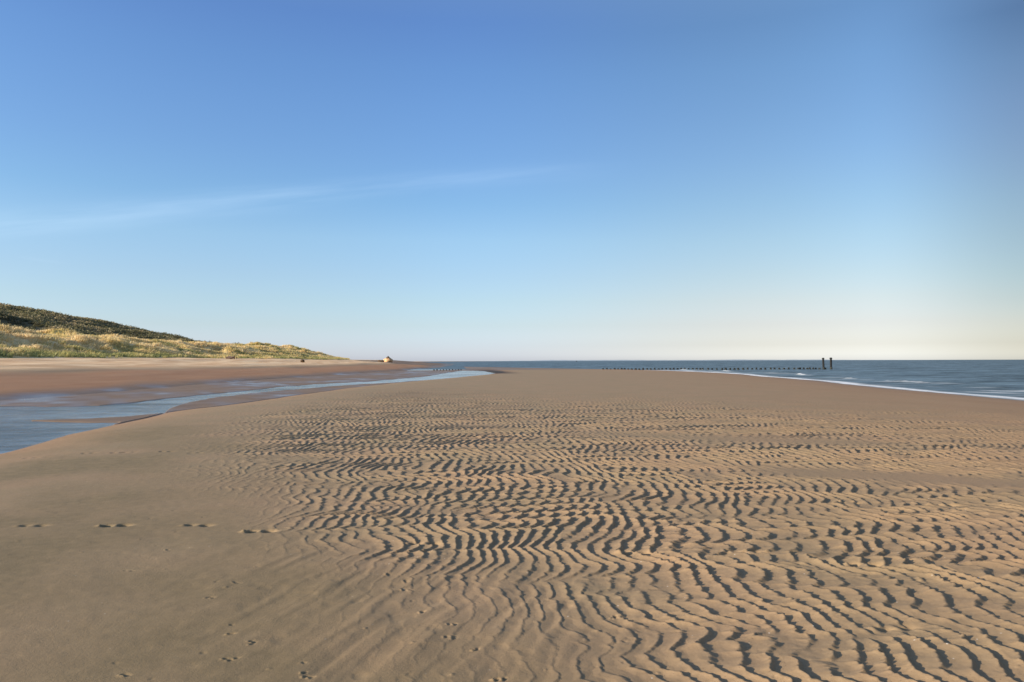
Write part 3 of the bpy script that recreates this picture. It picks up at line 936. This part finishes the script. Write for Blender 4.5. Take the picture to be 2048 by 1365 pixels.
# low coast on the horizon
ml, n, l, b = new_mat('far_coast')
b.inputs['Base Color'].default_value = (.30, .36, .40, 1)  # distance haze put into the base colour as pale blue-grey
b.inputs['Roughness'].default_value = 1
xs_ = np.linspace(-400, 5200, 240)
env = sstep(-400, 600, xs_) * (1 - sstep(3200, 5200, xs_))
hz = 4.5 + 9 * env * (1 + .35 * noise(xs_, xs_ * 0, 260, 1, 120) + .2 * noise(xs_, xs_ * 0, 70, 1, 121))
rows = [(0, -6), (60, .55), (140, 1.0), (400, .95), (700, -6)]
CVs, nx = [], len(xs_)
for dy, k in rows:
    z_ = np.where(k < 0, -8, hz * k) * np.ones(nx)
    CVs.append(np.stack([xs_, 9000 + dy + 0 * xs_, z_ - 4 * (k > 0)], 1))
CVs = np.concatenate(CVs)
coast = mesh_obj('far_coast', CVs, quads(len(rows), nx, False)[:, ::-1], ml)
tag(coast, 'faint low strip of land along the sea horizon', None, None, 'structure')

def blob(name, c, r, mat, seed, parent=None, sub=3, rough=.25, freq=1.6, loc=True):
    import bmesh
    bm = bmesh.new()
    bmesh.ops.create_icosphere(bm, subdivisions=sub, radius=1)
    P = np.array([v_.co[:] for v_ in bm.verts])
    k = 1 + rough * (noise(P[:, 0] * freq + 5, P[:, 1] * freq + P[:, 2] * 1.7 * freq, 1, 1, seed) + .5 * noise(P[:, 0] * freq * 2.3, P[:, 2] * freq * 2.3 + P[:, 1] * 3, 1, 1, seed + 1))
    for v_, q in zip(bm.verts, k):
        v_.co = (v_.co.x * r[0] * q + c[0], v_.co.y * r[1] * q + c[1], v_.co.z * r[2] * q + c[2])
    for f_ in bm.faces: f_.smooth = True
    me = bpy.data.meshes.new(name); bm.to_mesh(me); bm.free()
    me.materials.append(mat)
    o = bpy.data.objects.new(name, me); C.objects.link(o)
    if parent: o.parent = parent
    return o
def simple(name, c1, c2, sc=3, rough=.9):
    m_, n, l, b = new_mat(name)
    l.new(mixc(n, l, mapr(n, l, tnoise(n, l, n.new('ShaderNodeTexCoord').outputs['Object'], sc, 4, .65), .35, .65), c1, c2), b.inputs['Base Color'])
    b.inputs['Roughness'].default_value = rough
    return m_
m_pale = simple('pale_sand', (.55, .30, .14), (.74, .47, .25), .8)
m_brown = simple('brown_scrub', (.06, .035, .018), (.13, .08, .04), 2)
m_drift = simple('driftwood_brown', (.07, .045, .035), (.14, .095, .07), 4)

def th(x, y):
    return float(terrain(np.array([float(x)]), np.array([float(y)]))[0][0])
# sand mound with tufts at the far end of the beach
D = 300.0
mx_, my_ = (776 - 1024) / FPX * D, D
mz = EYE + (723.3 - 724.0) / FPX * D
base_z = th(mx_, my_)
mo = empty('sand_mound', (mx_, my_, base_z))
blob('sand_body', (.1, 0, .55), (2.5, 2.2, 1.35), m_pale, 501, mo)
blob('brush_tuft', (.1, -.6, 1.95), (.75, .8, .65), m_brown, 503, mo, rough=.5, freq=3)
blob('brush_tuft', (-3.2, -.2, .45), (1.9, 1.1, .55), m_brown, 505, mo, rough=.5, freq=3)
mo.scale = (.8, .8, .85)
tag(mo, 'pale sunlit sand mound with dark brush at the far end of the beach', 'sand mound')
# driftwood heap at the dune foot
d_ = 148.0
wx_ = (466 - 1024) / FPX * d_
dw = empty('driftwood_heap', (wx_, d_, th(wx_, d_)))
rs3 = random.Random(8)
def log(name, p0, p1, r, parent, seed):
    o = pole_mesh(name, r, r * .75, 0, (Vector(p1) - Vector(p0)).length, m_drift, seed, parent, seg=9, rings=6, lump=.12)
    o.location = p0
    o.rotation_euler = (Vector(p1) - Vector(p0)).to_track_quat('Z', 'Y').to_euler()
    return o
log('log', (-1.3, 0, .28), (.35, -.2, .2), .22, dw, 601)
log('log', (-1.0, .3, .5), (.2, -.3, .42), .17, dw, 602)
log('log', (-.5, -.3, .1), (.5, -.2, .55), .15, dw, 603)
log('stake', (.28, 0, -.1), (.33, 0, .85), .07, dw, 604)
log('stake', (.72, .1, -.1), (.70, .1, .8), .06, dw, 605)
tag(dw, 'dark brown driftwood heap with two upright stakes at the foot of the grassy dune', 'driftwood')
# clump of brush on the upper beach
d_ = 172.0
bx_ = (605 - 1024) / FPX * d_
cl = empty('brush_clump', (bx_, d_, th(bx_, d_)))
blob('brush_body', (0, 0, .28), (.46, .45, .36), m_brown, 511, cl, rough=.35, freq=3)
for k in range(7):
    a = k * .9
    log('twig', (0, 0, .2), (.5 * math.cos(a), .5 * math.sin(a), .3 + .25 * (k % 3)), .03, cl, 620 + k)
tag(cl, 'small round dark brown brush clump lying alone on the upper beach', 'brush clump')
